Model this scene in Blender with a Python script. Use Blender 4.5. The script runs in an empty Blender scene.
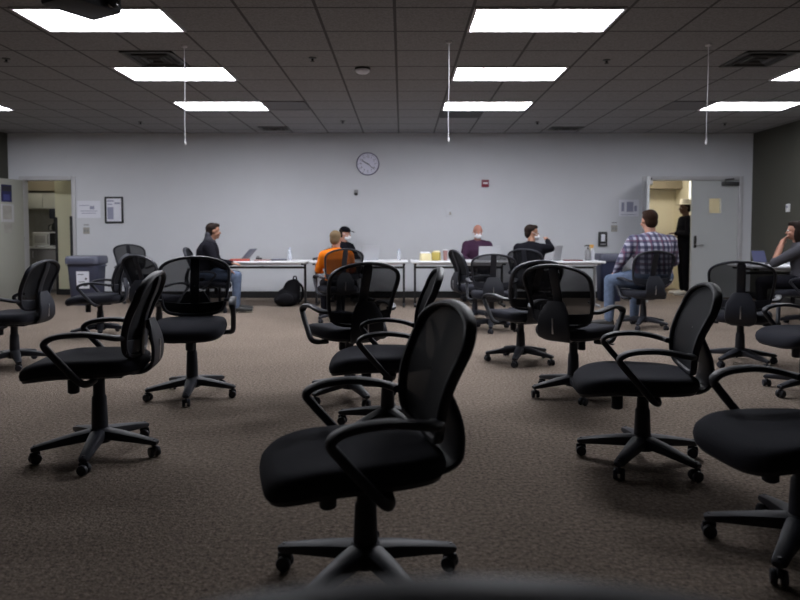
import bpy, bmesh, math, random
from mathutils import Vector, Matrix
random.seed(7)
D = bpy.data
COL = bpy.context.scene.collection
PI = math.pi
rad = math.radians

# ------------------------------------------------------------------ materials
def _new(name):
    m = D.materials.new(name); m.use_nodes = True
    nt = m.node_tree
    return m, nt, nt.nodes['Principled BSDF'], nt.nodes['Material Output']

def mat(name, col, rough=0.6, metal=0.0, spec=0.5, noise=0.0, nscale=40.0, bump=0.0, trans=0.0, emit=None, estr=0.0, alpha=None, weave=False):
    m, nt, b, out = _new(name)
    c = (*col, 1.0)
    b.inputs['Base Color'].default_value = c
    b.inputs['Roughness'].default_value = rough
    b.inputs['Metallic'].default_value = metal
    b.inputs['Specular IOR Level'].default_value = spec
    if trans: b.inputs['Transmission Weight'].default_value = trans
    if emit:
        b.inputs['Emission Color'].default_value = (*emit, 1); b.inputs['Emission Strength'].default_value = estr
    if noise or bump:
        tc = nt.nodes.new('ShaderNodeTexCoord')
        n = nt.nodes.new('ShaderNodeTexNoise'); n.inputs['Scale'].default_value = nscale; n.inputs['Detail'].default_value = 4
        nt.links.new(tc.outputs['Object'], n.inputs['Vector'])
        if noise:
            mx = nt.nodes.new('ShaderNodeMix'); mx.data_type = 'RGBA'
            mx.inputs[6].default_value = tuple(max(0, x*(1-noise)) for x in col)+(1,)
            mx.inputs[7].default_value = tuple(min(1, x*(1+noise)) for x in col)+(1,)
            nt.links.new(n.outputs['Fac'], mx.inputs[0]); nt.links.new(mx.outputs[2], b.inputs['Base Color'])
        if bump:
            bp = nt.nodes.new('ShaderNodeBump'); bp.inputs['Strength'].default_value = bump; bp.inputs['Distance'].default_value = 0.003
            nt.links.new(n.outputs['Fac'], bp.inputs['Height']); nt.links.new(bp.outputs['Normal'], b.inputs['Normal'])
    if alpha is not None:
        tr = nt.nodes.new('ShaderNodeBsdfTransparent'); ms = nt.nodes.new('ShaderNodeMixShader')
        ms.inputs[0].default_value = alpha
        if weave:       # open weave: the light that gets through falls with the slant path, t ** (1 / cos)
            lw = nt.nodes.new('ShaderNodeLayerWeight'); lw.inputs[0].default_value = .5
            def mth(op, a, b):
                q = nt.nodes.new('ShaderNodeMath'); q.operation = op
                for i, v in enumerate((a, b)):
                    if isinstance(v, (int, float)): q.inputs[i].default_value = v
                    else: nt.links.new(v, q.inputs[i])
                return q.outputs[0]
            cosv = mth('MAXIMUM', mth('SUBTRACT', 1.0, lw.outputs['Facing']), .08)
            nt.links.new(mth('SUBTRACT', 1.0, mth('POWER', 1.0-alpha, mth('DIVIDE', 1.0, cosv))), ms.inputs[0])
        nt.links.new(tr.outputs[0], ms.inputs[1]); nt.links.new(b.outputs[0], ms.inputs[2]); nt.links.new(ms.outputs[0], out.inputs['Surface'])
    return m

def carpet():
    m, nt, b, out = _new('carpet_loop')
    N = nt.nodes.new; L = nt.links.new
    tc = N('ShaderNodeTexCoord')
    n1 = N('ShaderNodeTexNoise'); n1.inputs['Scale'].default_value = 52; n1.inputs['Detail'].default_value = 6; n1.inputs['Roughness'].default_value = 0.75
    n2 = N('ShaderNodeTexNoise'); n2.inputs['Scale'].default_value = 1.3; n2.inputs['Detail'].default_value = 3
    v = N('ShaderNodeTexVoronoi'); v.inputs['Scale'].default_value = 95
    for n in (n1, n2, v): L(tc.outputs['Object'], n.inputs['Vector'])
    r = N('ShaderNodeValToRGB')
    r.color_ramp.elements[0].position = .34; r.color_ramp.elements[0].color = (.088, .070, .056, 1)
    r.color_ramp.elements[1].position = .68; r.color_ramp.elements[1].color = (.355, .290, .238, 1)
    e = r.color_ramp.elements.new(.5); e.color = (.200, .163, .134, 1)
    L(n1.outputs['Fac'], r.inputs[0])
    mx = N('ShaderNodeMix'); mx.data_type = 'RGBA'; mx.blend_type = 'MULTIPLY'; mx.inputs[0].default_value = .35
    r2 = N('ShaderNodeValToRGB'); r2.color_ramp.elements[0].position = .35; r2.color_ramp.elements[0].color = (.75, .75, .75, 1); r2.color_ramp.elements[1].position = .65
    L(n2.outputs['Fac'], r2.inputs[0]); L(r.outputs[0], mx.inputs[6]); L(r2.outputs[0], mx.inputs[7]); L(mx.outputs[2], b.inputs['Base Color'])
    bp = N('ShaderNodeBump'); bp.inputs['Strength'].default_value = .55; bp.inputs['Distance'].default_value = .006
    L(v.outputs['Distance'], bp.inputs['Height']); L(bp.outputs[0], b.inputs['Normal'])
    b.inputs['Roughness'].default_value = 1; b.inputs['Specular IOR Level'].default_value = .05
    return m

def ceiling_mat(x0, y0, px, py):
    m, nt, b, out = _new('acoustic_tiles')
    N = nt.nodes.new; L = nt.links.new
    tc = N('ShaderNodeTexCoord'); sp = N('ShaderNodeSeparateXYZ'); L(tc.outputs['Object'], sp.inputs[0])
    def line(sock, o, p):
        a = N('ShaderNodeMath'); a.operation = 'SUBTRACT'; L(sock, a.inputs[0]); a.inputs[1].default_value = o - 100*p
        d = N('ShaderNodeMath'); d.operation = 'MODULO'; L(a.outputs[0], d.inputs[0]); d.inputs[1].default_value = p
        q = N('ShaderNodeMath'); q.operation = 'SUBTRACT'; L(d.outputs[0], q.inputs[0]); q.inputs[1].default_value = p/2
        ab = N('ShaderNodeMath'); ab.operation = 'ABSOLUTE'; L(q.outputs[0], ab.inputs[0])
        g = N('ShaderNodeMath'); g.operation = 'GREATER_THAN'; L(ab.outputs[0], g.inputs[0]); g.inputs[1].default_value = p/2 - .013
        return g
    mx = N('ShaderNodeMath'); mx.operation = 'MAXIMUM'
    L(line(sp.outputs[0], x0, px).outputs[0], mx.inputs[0]); L(line(sp.outputs[1], y0, py).outputs[0], mx.inputs[1])
    n = N('ShaderNodeTexNoise'); n.inputs['Scale'].default_value = 55; n.inputs['Detail'].default_value = 5; L(tc.outputs['Object'], n.inputs['Vector'])
    c = N('ShaderNodeValToRGB'); c.color_ramp.elements[0].position = .3; c.color_ramp.elements[0].color = (.225, .222, .228, 1)
    c.color_ramp.elements[1].position = .62; c.color_ramp.elements[1].color = (.315, .31, .318, 1); L(n.outputs['Fac'], c.inputs[0])
    mc = N('ShaderNodeMix'); mc.data_type = 'RGBA'; L(mx.outputs[0], mc.inputs[0]); L(c.outputs[0], mc.inputs[6]); mc.inputs[7].default_value = (.115, .112, .117, 1)
    L(mc.outputs[2], b.inputs['Base Color'])
    bp = N('ShaderNodeBump'); bp.inputs['Strength'].default_value = .3; L(n.outputs['Fac'], bp.inputs['Height']); L(bp.outputs[0], b.inputs['Normal'])
    b.inputs['Roughness'].default_value = .95; b.inputs['Specular IOR Level'].default_value = .1
    return m

def plaid():
    m, nt, b, out = _new('plaid_flannel')
    N = nt.nodes.new; L = nt.links.new
    tc = N('ShaderNodeTexCoord'); sp = N('ShaderNodeSeparateXYZ'); L(tc.outputs['Object'], sp.inputs[0])
    def band(sock, p, w, o=0.0):
        a = N('ShaderNodeMath'); a.operation = 'ADD'; L(sock, a.inputs[0]); a.inputs[1].default_value = 50*p + o
        d = N('ShaderNodeMath'); d.operation = 'MODULO'; L(a.outputs[0], d.inputs[0]); d.inputs[1].default_value = p
        g = N('ShaderNodeMath'); g.operation = 'LESS_THAN'; L(d.outputs[0], g.inputs[0]); g.inputs[1].default_value = w
        return g.outputs[0]
    def mixc(fac, a, bcol, k):
        x = N('ShaderNodeMix'); x.data_type = 'RGBA'
        f = N('ShaderNodeMath'); f.operation = 'MULTIPLY'; L(fac, f.inputs[0]); f.inputs[1].default_value = k; L(f.outputs[0], x.inputs[0])
        if isinstance(a, tuple): x.inputs[6].default_value = a
        else: L(a, x.inputs[6])
        x.inputs[7].default_value = bcol
        return x.outputs[2]
    base = (.40, .40, .50, 1)
    c = mixc(band(sp.outputs[1], .070, .036), base, (.022, .022, .07, 1), .8)
    c = mixc(band(sp.outputs[2], .070, .036), c, (.022, .022, .07, 1), .75)
    c = mixc(band(sp.outputs[1], .14, .020, .05), c, (.24, .06, .10, 1), .3)
    c = mixc(band(sp.outputs[2], .14, .014, .05), c, (.24, .06, .10, 1), .3)
    L(c, b.inputs['Base Color']); b.inputs['Roughness'].default_value = .9
    return m

M = {}
def setup_mats():
    M['carpet'] = carpet()
    M['wall'] = mat('painted_wall', (.585, .60, .635), .75, noise=.03, nscale=3, spec=.25)
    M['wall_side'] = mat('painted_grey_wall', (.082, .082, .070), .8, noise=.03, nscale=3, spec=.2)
    M['cream'] = mat('cream_wall', (.62, .60, .43), .8, noise=.03, nscale=3)
    M['hallcream'] = mat('hall_wall', (.76, .71, .57), .8, noise=.03, nscale=3)
    M['soffit'] = mat('soffit_paint', (.24, .205, .15), .8)
    M['door'] = mat('painted_door', (.47, .49, .50), .5, noise=.02, nscale=6)
    M['door_cream'] = mat('painted_cream_door', (.36, .365, .32), .5, noise=.02, nscale=6)
    M['frame'] = mat('door_frame_paint', (.46, .46, .48), .45)
    M['black_rubber'] = mat('black_rubber', (.012, .012, .013), .7)
    M['plastic'] = mat('black_plastic', (.020, .022, .031), .52, noise=.15, nscale=120, spec=.4)
    M['fabric'] = mat('black_fabric', (.021, .022, .030), .95, noise=.3, nscale=260, bump=.4, spec=.2)
    M['mesh'] = mat('black_mesh', (.014, .015, .019), .8, noise=.2, nscale=150, alpha=.77, spec=.15, weave=True)
    M['metal'] = mat('brushed_metal', (.55, .55, .57), .3, metal=1)
    M['dark_metal'] = mat('dark_metal', (.10, .10, .10), .4, metal=.8)
    M['white_top'] = mat('white_laminate', (.72, .73, .76), .35)
    M['black_paint'] = mat('black_paint', (.012, .012, .014), .5)
    M['grey_paint'] = mat('grey_paint', (.25, .25, .26), .5)
    for i, f in enumerate((1.05, 1.0, 1.12, .55, .72)): M['lens%d' % i] = mat('prismatic_lens', (.9, .9, .9), .5, emit=(.95, .96, 1.02), estr=LIGHT*f)
    M['troffer'] = mat('troffer_enamel', (.62, .60, .63), .5)
    M['vent'] = mat('vent_dark', (.030, .030, .030), .6)
    M['vent_frame'] = mat('vent_frame', (.10, .10, .10), .6)
    M['return'] = mat('perforated_panel', (.15, .147, .155), .7, noise=.2, nscale=200)
    M['return_dark'] = mat('perforated_panel_dark', (.045, .045, .047), .7, noise=.2, nscale=200)
    M['white'] = mat('white_plastic', (.75, .75, .77), .4)
    M['lavender'] = mat('detector_plastic', (.80, .79, .86), .4)
    M['paper'] = mat('paper', (.70, .71, .78), .8)
    M['print'] = mat('printed_grey', (.30, .31, .42), .8)
    M['printblue'] = mat('printed_blue', (.02, .022, .085), .8)
    M['blue_ink'] = mat('blue_ink', (.05, .055, .20), .8)
    M['clock_face'] = mat('clock_face', (.66, .66, .78), .5)
    M['clock_rim'] = mat('clock_rim', (.17, .165, .27), .35)
    M['ink'] = mat('black_ink', (.02, .02, .03), .6)
    M['red'] = mat('alarm_red', (.19, .014, .035), .4)
    M['alarm_lens'] = mat('alarm_lens', (.75, .70, .73), .2)
    M['bin'] = mat('bin_plastic', (.050, .055, .092), .5, noise=.06, nscale=12)
    M['bin_rim'] = mat('bin_lid_plastic', (.090, .096, .14), .45)
    M['blue_bin'] = mat('blue_bin_plastic', (.018, .024, .060), .5)
    M['cabinet'] = mat('cabinet_laminate', (.52, .52, .47), .5)
    M['cabinet_low'] = mat('lower_cabinet_laminate', (.20, .19, .18), .5)
    M['counter'] = mat('counter_laminate', (.60, .60, .58), .35)
    M['splash'] = mat('backsplash', (.34, .33, .30), .5, noise=.3, nscale=8)
    M['glass_black'] = mat('black_glass', (.02, .02, .02), .1)
    M['skin_a'] = mat('skin_light', (.44, .22, .155), .55)
    M['skin_b'] = mat('skin_tan', (.33, .165, .105), .55)
    M['skin_c'] = mat('skin_dark', (.11, .055, .035), .55)
    M['skin_red'] = mat('skin_ruddy', (.42, .19, .14), .55)
    M['eye'] = mat('eye_white', (.6, .6, .6), .2)
    M['hair_dark'] = mat('hair_dark', (.018, .012, .010), .6, spec=.06, noise=.3, nscale=90)
    M['hair_brown'] = mat('hair_brown', (.030, .016, .011), .6, spec=.06, noise=.3, nscale=90)
    M['hair_blond'] = mat('hair_sandy', (.22, .155, .09), .6, spec=.06, noise=.3, nscale=90)
    M['orange'] = mat('orange_jersey', (.80, .20, .012), .85, spec=.06, noise=.1, nscale=30)
    M['black_cloth'] = mat('black_cloth', (.007, .007, .010), .95, spec=.06, noise=.3, nscale=60)
    M['navy_cloth'] = mat('charcoal_cloth', (.010, .010, .014), .9, spec=.06, noise=.3, nscale=60)
    M['hood'] = mat('hood_grey', (.045, .045, .055), .9, spec=.06, noise=.3, nscale=60)
    M['maroon'] = mat('maroon_knit', (.055, .026, .052), .9, spec=.06, noise=.25, nscale=60)
    M['grey_cloth'] = mat('grey_jersey', (.07, .07, .082), .9, spec=.06, noise=.2, nscale=60)
    M['jeans'] = mat('blue_denim', (.105, .138, .21), .9, spec=.06, noise=.35, nscale=25)
    M['plaid'] = plaid()
    M['mask'] = mat('face_mask_cloth', (.80, .80, .84), .8)
    M['hat'] = mat('cream_hat', (.62, .58, .48), .8)
    M['shoe_black'] = mat('shoe_black', (.02, .02, .02), .6)
    M['shoe_white'] = mat('shoe_white', (.6, .58, .55), .6)
    M['sole'] = mat('shoe_sole', (.45, .42, .34), .6)
    M['lap_silver'] = mat('laptop_silver', (.50, .51, .54), .35, metal=.2)
    M['lap_grey'] = mat('laptop_grey', (.19, .20, .26), .4, metal=.2)
    M['lap_dark'] = mat('laptop_dark', (.03, .03, .035), .4)
    M['screen_off'] = mat('screen_dim', (.05, .055, .07), .15, emit=(.35, .38, .5), estr=.10)
    M['screen_blue'] = mat('screen_blue', (.03, .03, .05), .2, emit=(.20, .23, .48), estr=.20)
    M['folder_red'] = mat('red_folder', (.42, .05, .045), .6)
    M['book_red'] = mat('dark_red_cover', (.13, .03, .03), .6)
    M['folder_orange'] = mat('orange_folder', (.52, .18, .10), .6)
    M['bottle'] = mat('clear_plastic', (.75, .80, .88), .12, alpha=.38)
    M['cap_blue'] = mat('bottle_cap', (.45, .5, .7), .4)
    M['yellow'] = mat('yellow_card', (.50, .40, .10), .6)
    M['paleyellow'] = mat('pale_yellow_card', (.78, .70, .42), .6)
    M['pink'] = mat('pink_plastic', (.36, .20, .19), .5)
    M['orange_pl'] = mat('orange_plastic', (.75, .42, .10), .5)
    M['bag'] = mat('black_nylon', (.010, .010, .012), .7, spec=.06, noise=.2, nscale=40)
    M['lit'] = mat('lit_glass', (.9, .9, .9), .3, emit=(1, .97, .90), estr=.9)
    M['door_glass'] = mat('door_glass', (.85, .80, .60), .05, alpha=.12)
    M['lamp_warm'] = mat('warm_lamp', (.9, .9, .9), .3, emit=(1, .92, .76), estr=16.0)
    M['lamp_kitchen'] = mat('kitchen_lamp', (.9, .9, .9), .3, emit=(1, .95, .80), estr=8.5)
    M['cord'] = mat('cord_white', (.62, .61, .64), .6)
LIGHT = 27.0
setup_mats()

# ------------------------------------------------------------------ mesh helpers
class MB:
    def __init__(s): s.bm = bmesh.new()
    def box(s, c, d, rot=None, bev=0.0, seg=2):
        g = bmesh.ops.create_cube(s.bm, size=1.0)
        vs = g['verts']
        for v in vs: v.co = Vector((v.co.x*d[0], v.co.y*d[1], v.co.z*d[2]))
        if bev > 0:
            es = list({e for v in vs for e in v.link_edges})
            r = bmesh.ops.bevel(s.bm, geom=es, offset=bev, segments=seg, affect='EDGES', profile=.5)
            vs = list({v for f in r['faces'] for v in f.verts} | {v for v in vs if v.is_valid})
        mx = Matrix.Translation(Vector(c)) @ (rot.to_4x4() if rot else Matrix.Identity(4))
        for v in vs: v.co = mx @ v.co
        return s
    def rings(s, rings, cap=True, closed=False):
        R = [[s.bm.verts.new(p) for p in r] for r in rings]
        n = len(R[0])
        pairs = list(zip(R[:-1], R[1:]))
        if closed: pairs.append((R[-1], R[0]))
        for a, b in pairs:
            for i in range(n):
                j = (i+1) % n
                try: s.bm.faces.new((a[i], a[j], b[j], b[i]))
                except ValueError: pass
        if cap and not closed:
            s.bm.faces.new(list(reversed(R[0]))); s.bm.faces.new(R[-1])
        return s
    def tube(s, pts, r, n=10, lat=None, closed=False, cap=True, power=2.0):
        pts = [Vector(p) for p in pts]
        m = len(pts)
        if not isinstance(r, list): r = [r]*m
        out = []; prev = None
        for i, p in enumerate(pts):
            if closed: t = pts[(i+1) % m] - pts[i-1]
            else: t = pts[min(i+1, m-1)] - pts[max(i-1, 0)]
            if t.length < 1e-9: t = Vector((0, 0, 1))
            t.normalize()
            if lat is not None: a = Vector(lat) - t*Vector(lat).dot(t)
            elif prev is None:
                a = Vector((1, 0, 0)) if abs(t.x) < .8 else Vector((0, 1, 0)); a = a - t*a.dot(t)
            else: a = prev - t*prev.dot(t)
            if a.length < 1e-6: a = t.orthogonal()
            a.normalize(); prev = a; b = t.cross(a)
            ra, rb = r[i] if isinstance(r[i], tuple) else (r[i], r[i])
            ring = []
            for k in range(n):
                q = 2*PI*k/n; cq, sq = math.cos(q), math.sin(q)
                if power != 2.0:
                    cq = math.copysign(abs(cq)**(2/power), cq); sq = math.copysign(abs(sq)**(2/power), sq)
                ring.append(p + a*ra*cq + b*rb*sq)
            out.append(ring)
        return s.rings(out, cap, closed)
    def lathe(s, prof, c=(0, 0, 0), n=20, rot=None, cap=True):
        c = Vector(c); out = []
        for r, z in prof:
            ring = []
            for k in range(n):
                v = Vector((r*math.cos(2*PI*k/n), r*math.sin(2*PI*k/n), z))
                if rot: v = rot @ v
                ring.append(c+v)
            out.append(ring)
        return s.rings(out, cap)
    def ell(s, c, r, rot=None, u=16, v=10):
        g = bmesh.ops.create_uvsphere(s.bm, u_segments=u, v_segments=v, radius=1)
        for w in g['verts']:
            p = Vector((w.co.x*r[0], w.co.y*r[1], w.co.z*r[2]))
            if rot: p = rot @ p
            w.co = Vector(c)+p
        return s
    def capsule(s, a, b, ra, rb, n=12):
        a, b = Vector(a), Vector(b)
        s.tube([a, b], [ra, rb], n); s.ell(a, (ra,)*3, u=n, v=8); s.ell(b, (rb,)*3, u=n, v=8)
        return s
    def xform(s, mx):
        for v in s.bm.verts: v.co = mx @ v.co
        return s
    def build(s, name, m, parent=None, angle=40, flat=False):
        bmesh.ops.recalc_face_normals(s.bm, faces=s.bm.faces[:])
        me = D.meshes.new(name); s.bm.to_mesh(me); s.bm.free()
        me.materials.append(m)
        if not flat:
            me.polygons.foreach_set('use_smooth', [True]*len(me.polygons))
            me.set_sharp_from_angle(angle=rad(angle))
        o = D.objects.new(name, me); COL.objects.link(o)
        if parent: o.parent = parent
        return o
    def build_remesh(s, name, m, parent=None, voxel=.012, smooth=3):
        bmesh.ops.recalc_face_normals(s.bm, faces=s.bm.faces[:])
        me = D.meshes.new('tmp'); s.bm.to_mesh(me); s.bm.free()
        t = D.objects.new('tmp', me); COL.objects.link(t)
        r = t.modifiers.new('r', 'REMESH'); r.mode = 'VOXEL'; r.voxel_size = voxel
        if smooth:
            q = t.modifiers.new('s', 'SMOOTH'); q.iterations = smooth; q.factor = .5
        bpy.context.view_layer.update()
        dg = bpy.context.evaluated_depsgraph_get()
        nm = D.meshes.new_from_object(t.evaluated_get(dg))
        D.objects.remove(t); D.meshes.remove(me)
        nm.name = name; nm.materials.clear(); nm.materials.append(m)
        nm.polygons.foreach_set('use_smooth', [True]*len(nm.polygons))
        o = D.objects.new(name, nm); COL.objects.link(o)
        if parent: o.parent = parent
        return o

def empty(name, loc=(0, 0, 0), rz=0.0):
    o = D.objects.new(name, None); COL.objects.link(o); o.location = loc; o.rotation_euler = (0, 0, rad(rz)); o.empty_display_size = .1
    return o
def tag(o, label, cat, group=None):
    o['label'] = label; o['category'] = cat
    if group: o['group'] = group
    return o
def struct(o):
    o['kind'] = 'structure'; return o
def copy_tree(o, parent=None):
    c = o.copy(); COL.objects.link(c)
    if parent: c.parent = parent
    for ch in list(o.children): copy_tree(ch, c)
    return c
def spline(pts, n=6):
    P = [Vector(p) for p in pts]; out = []
    for i in range(len(P)-1):
        a, b, c, d = P[max(i-1, 0)], P[i], P[i+1], P[min(i+2, len(P)-1)]
        for k in range(n):
            t = k/n
            out.append(.5*((2*b)+(-a+c)*t+(2*a-5*b+4*c-d)*t*t+(-a+3*b-3*c+d)*t**3))
    out.append(P[-1]); return out
def rotz(a): return Matrix.Rotation(rad(a), 3, 'Z')
def lerp_tab(tab, v):
    for (a, x), (b, y) in zip(tab[:-1], tab[1:]):
        if v <= b: return x + (y-x)*max(0, (v-a))/(b-a)
    return tab[-1][1]

# ------------------------------------------------------------------ the room
CAM_H = 1.16; CEIL = 2.97; YB = 11.78; XL = -7.1; XR = 6.32; YF = -2.6
def boxes(name, lst, m, parent=None, bev=0.0):
    b = MB()
    for (x0, x1, y0, y1, z0, z1) in lst: b.box(((x0+x1)/2, (y0+y1)/2, (z0+z1)/2), (x1-x0, y1-y0, z1-z0), bev=bev)
    return b.build(name, m, parent)

struct(boxes('floor', [(XL-1.6, XR+.6, YF, 14.6, -.1, 0)], M['carpet']))
GX, GY = .57, 9.555
struct(boxes('ceiling', [(XL-.1, XR+.1, YF, YB, CEIL, CEIL+.1)], ceiling_mat(GX, GY, .63, .61)))
LD0, LD1, DH = -6.84, -5.95, 2.14      # left doorway
RD0, RD1 = 4.40, 6.09                  # right double doorway
struct(boxes('wall_back', [(XL-.1, LD0, YB, YB+.12, 0, CEIL), (LD0, LD1, YB, YB+.12, DH, CEIL), (LD1, RD0, YB, YB+.12, 0, CEIL),
                           (RD0, RD1, YB, YB+.12, DH, CEIL), (RD1, XR+.1, YB, YB+.12, 0, CEIL)], M['wall']))
struct(boxes('wall_left', [(XL-.1, XL, YF, YB, 0, CEIL)], M['wall_side']))
struct(boxes('wall_right', [(XR, XR+.1, YF, YB, 0, CEIL)], M['wall_side']))
struct(boxes('wall_front', [(XL-.1, XR+.1, YF-.1, YF, 0, CEIL)], M['wall_side']))
struct(boxes('baseboard_back', [(LD1+.08, RD0-.08, YB-.014, YB, 0, .12), (XL, LD0-.08, YB-.014, YB, 0, .12), (RD1+.08, XR, YB-.014, YB, 0, .12)], M['black_rubber']))
struct(boxes('baseboard_left', [(XL, XL+.014, YF, YB-.02, 0, .12)], M['black_rubber']))
struct(boxes('baseboard_right', [(XR-.014, XR, YF, YB-.02, 0, .12)], M['black_rubber']))
def frame(name, x0, x1):
    w = .06
    return struct(boxes(name, [(x0-w, x0+.012, YB-.03, YB+.14, 0, DH+w), (x1-.012, x1+w, YB-.03, YB+.14, 0, DH+w), (x0+.012, x1-.012, YB-.03, YB+.14, DH-.012, DH+w)], M['frame'], bev=.006))
frame('trim_1', LD0, LD1); frame('trim_2', RD0, RD1)

# kitchenette beyond the left doorway
KY = 12.40
struct(boxes('wall_kitchen_right', [(-6.60, -5.2, KY, KY+1.0, 0, 2.6)], M['cream']))
struct(boxes('wall_kitchen_back', [(-8.2, -6.60, 13.25, 13.35, 0, 2.6)], M['splash']))
struct(boxes('wall_kitchen_left', [(-8.2, -8.1, YB+.12, 13.25, 0, 2.6)], M['cream']))
struct(boxes('wall_kitchen_end', [(-5.2, -5.1, YB+.12, KY, 0, 2.6)], M['cream']))
struct(boxes('ceiling_kitchen', [(-8.2, -5.1, YB+.12, 13.35, 2.6, 2.68)], M['wall']))
struct(boxes('baseboard_kitchen', [(-6.60, -5.25, KY-.012, KY, 0, .11)], M['black_rubber']))
def guard(x, y, label):
    b = MB(); b.box((x, y, .74), (.045, .016, 1.48), bev=.004); b.box((x-.016, y+.018, .74), (.012, .03, 1.48), bev=.003) if x < -6.5 else None
    return tag(b.build('corner_guard', M['black_rubber']), label, 'corner guard', 'corner guards in the side room')
guard(-6.58, KY-.008, 'black corner guard on the cream wall edge beside the microwave counter')
guard(-5.968, YB-.039, 'black guard strip on the right upright of the left door frame')
c = empty('base_cabinet', (-7.36, 12.95, 0))
tag(c, 'grey lower kitchen cabinet under the counter in the left side room', 'cabinet')
b = MB(); b.box((0, .0, .47), (1.46, .56, .80), bev=.004); b.box((0, .02, .04), (1.46, .50, .08)); b.build('cabinet_body', M['cabinet_low'], c)
for i in range(3):
    d = MB().box((-.486+.486*i, -.291, .49), (.47, .018, .72), bev=.004).build('door', M['cabinet_low'], c)
    MB().tube([(-.30+.486*i, -.305, .70), (-.30+.486*i, -.325, .72), (-.30+.486*i, -.325, .80), (-.30+.486*i, -.305, .82)], .006, 8).build('handle', M['metal'], d)
tag(MB().box((-7.36, 12.93, .893), (1.47, .63, .04), bev=.008).build('countertop', M['counter']), 'pale countertop carrying the microwave in the left side room', 'countertop')
c = empty('wall_cabinet', (-7.36, 13.08, 1.66)); tag(c, 'pale upper kitchen cabinet hung above the microwave', 'cabinet')
MB().box((0, 0, .16), (1.46, .32, .32), bev=.004).build('cabinet_body', M['cabinet'], c)
for i in range(3): MB().box((-.486+.486*i, -.168, .16), (.475, .016, .31), bev=.003).build('door', M['cabinet'], c)
struct(boxes('trim_3', [(-8.1, -6.61, 12.86, 13.25, 2.01, 2.6)], M['soffit']))
c = empty('microwave', (-7.02, 12.93, .914)); tag(c, 'white microwave oven standing on the counter in the left side room', 'microwave')
MB().box((0, 0, .145), (.46, .34, .27), bev=.012).build('body', M['white'], c)
d = MB().box((-.06, -.174, .145), (.32, .012, .245), bev=.005).build('door', M['cabinet'], c)
MB().box((-.075, -.182, .145), (.22, .006, .15), bev=.002).build('glass', M['splash'], d)
MB().tube([(.09, -.182, .05), (.09, -.2, .07), (.09, -.2, .22), (.09, -.182, .24)], .007, 8).build('handle', M['dark_metal'], d)
MB().box((.165, -.174, .145), (.11, .010, .245), bev=.004).build('control_panel', M['glass_black'], c)
for sx in (-.18, .18): MB().box((sx, 0, .005), (.04, .26, .012)).build('foot', M['plastic'], c)
# dark coffee maker hung under the cabinet
c = empty('coffee_maker', (-6.84, 12.87, 1.174)); tag(c, 'black coffee maker on top of the microwave under the wall cabinet', 'coffee maker')
MB().box((0, .05, .386), (.22, .20, .198), bev=.02).build('housing', M['plastic'], c)
MB().box((0, .12, .20), (.18, .08, .30), bev=.01).build('bracket', M['plastic'], c)
MB().lathe([(.05, .02), (.085, .04), (.095, .12), (.07, .19), (.055, .21)], (0, .02, 0)).build('carafe', M['glass_black'], c)
MB().tube(spline([(-.08, .02, .17), (-.15, .02, .15), (-.15, .02, .06), (-.09, .02, .05)]), .010, 8).build('handle', M['plastic'], c)

def panel_light(name, label, loc, sx, sy, lens, group='ceiling light panels'):
    r = empty(name, loc); tag(r, label, 'ceiling light', group)
    f = MB(); t = .022
    for (cx, cy, dx, dy) in ((0, sy/2-t/2, sx, t), (0, -sy/2+t/2, sx, t), (sx/2-t/2, 0, t, sy-2*t), (-sx/2+t/2, 0, t, sy-2*t)): f.box((cx, cy, -.008), (dx, dy, .016))
    f.build('frame', M['troffer'], r)
    MB().box((0, 0, -.005), (sx-2*t-.002, sy-2*t-.002, .008)).build('lens', lens, r)
    return r
panel_light('ceiling_light', 'small lamp panel in the ceiling of the left side room', (-7.0, 12.30, 2.6), .6, .3, M['lamp_kitchen'], 'lamps beyond the doorways')

# corridor beyond the right doorway
struct(boxes('wall_hall_back', [(3.3, 7.6, 13.85, 13.95, 0, 2.6)], M['hallcream']))
struct(boxes('wall_hall_right', [(5.80, 5.90, 12.75, 13.85, 0, 2.6)], M['hallcream']))
struct(boxes('wall_hall_left', [(3.2, 3.3, YB+.12, 13.95, 0, 2.6)], M['hallcream']))
struct(boxes('wall_hall_end', [(7.5, 7.6, YB+.12, 13.85, 0, 2.6)], M['hallcream']))
struct(boxes('ceiling_hall', [(3.2, 7.6, YB+.12, 13.95, 2.6, 2.68)], M['wall']))
struct(boxes('trim_4', [(3.3, 5.80, 13.5, 13.85, 2.10, 2.6)], M['soffit']))
w = struct(boxes('window_1', [(5.775, 5.80, 12.80, 13.14, 1.80, 2.40)], M['frame']))
MB().box((5.771, 12.97, 2.10), (.012, .27, .53)).build('pane', M['lit'], w)
panel_light('ceiling_light', 'warm lamp panel in the ceiling of the hall behind the double door', (4.9, 12.75, 2.6), 1.0, .45, M['lamp_warm'], 'lamps beyond the doorways')

panel_light('ceiling_light', 'lamp panel in the hall ceiling right of the double door', (6.7, 12.4, 2.6), .6, .45, M['lamp_warm'], 'lamps beyond the doorways')  # added lamp: lifts the dark hall end behind the door pane
# doors
def lever(parent, x, z, s, y=-.023):
    h = MB(); h.box((x, y-.006, z), (.05, .012, .22), bev=.005); h.build('escutcheon', M['dark_metal'], parent)
    MB().tube([(x, y-.01, z-.05), (x, y-.055, z-.05), (x+s*.03, y-.06, z-.05), (x+s*.13, y-.06, z-.052)], .011, 10).build('handle', M['metal'], parent)
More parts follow.
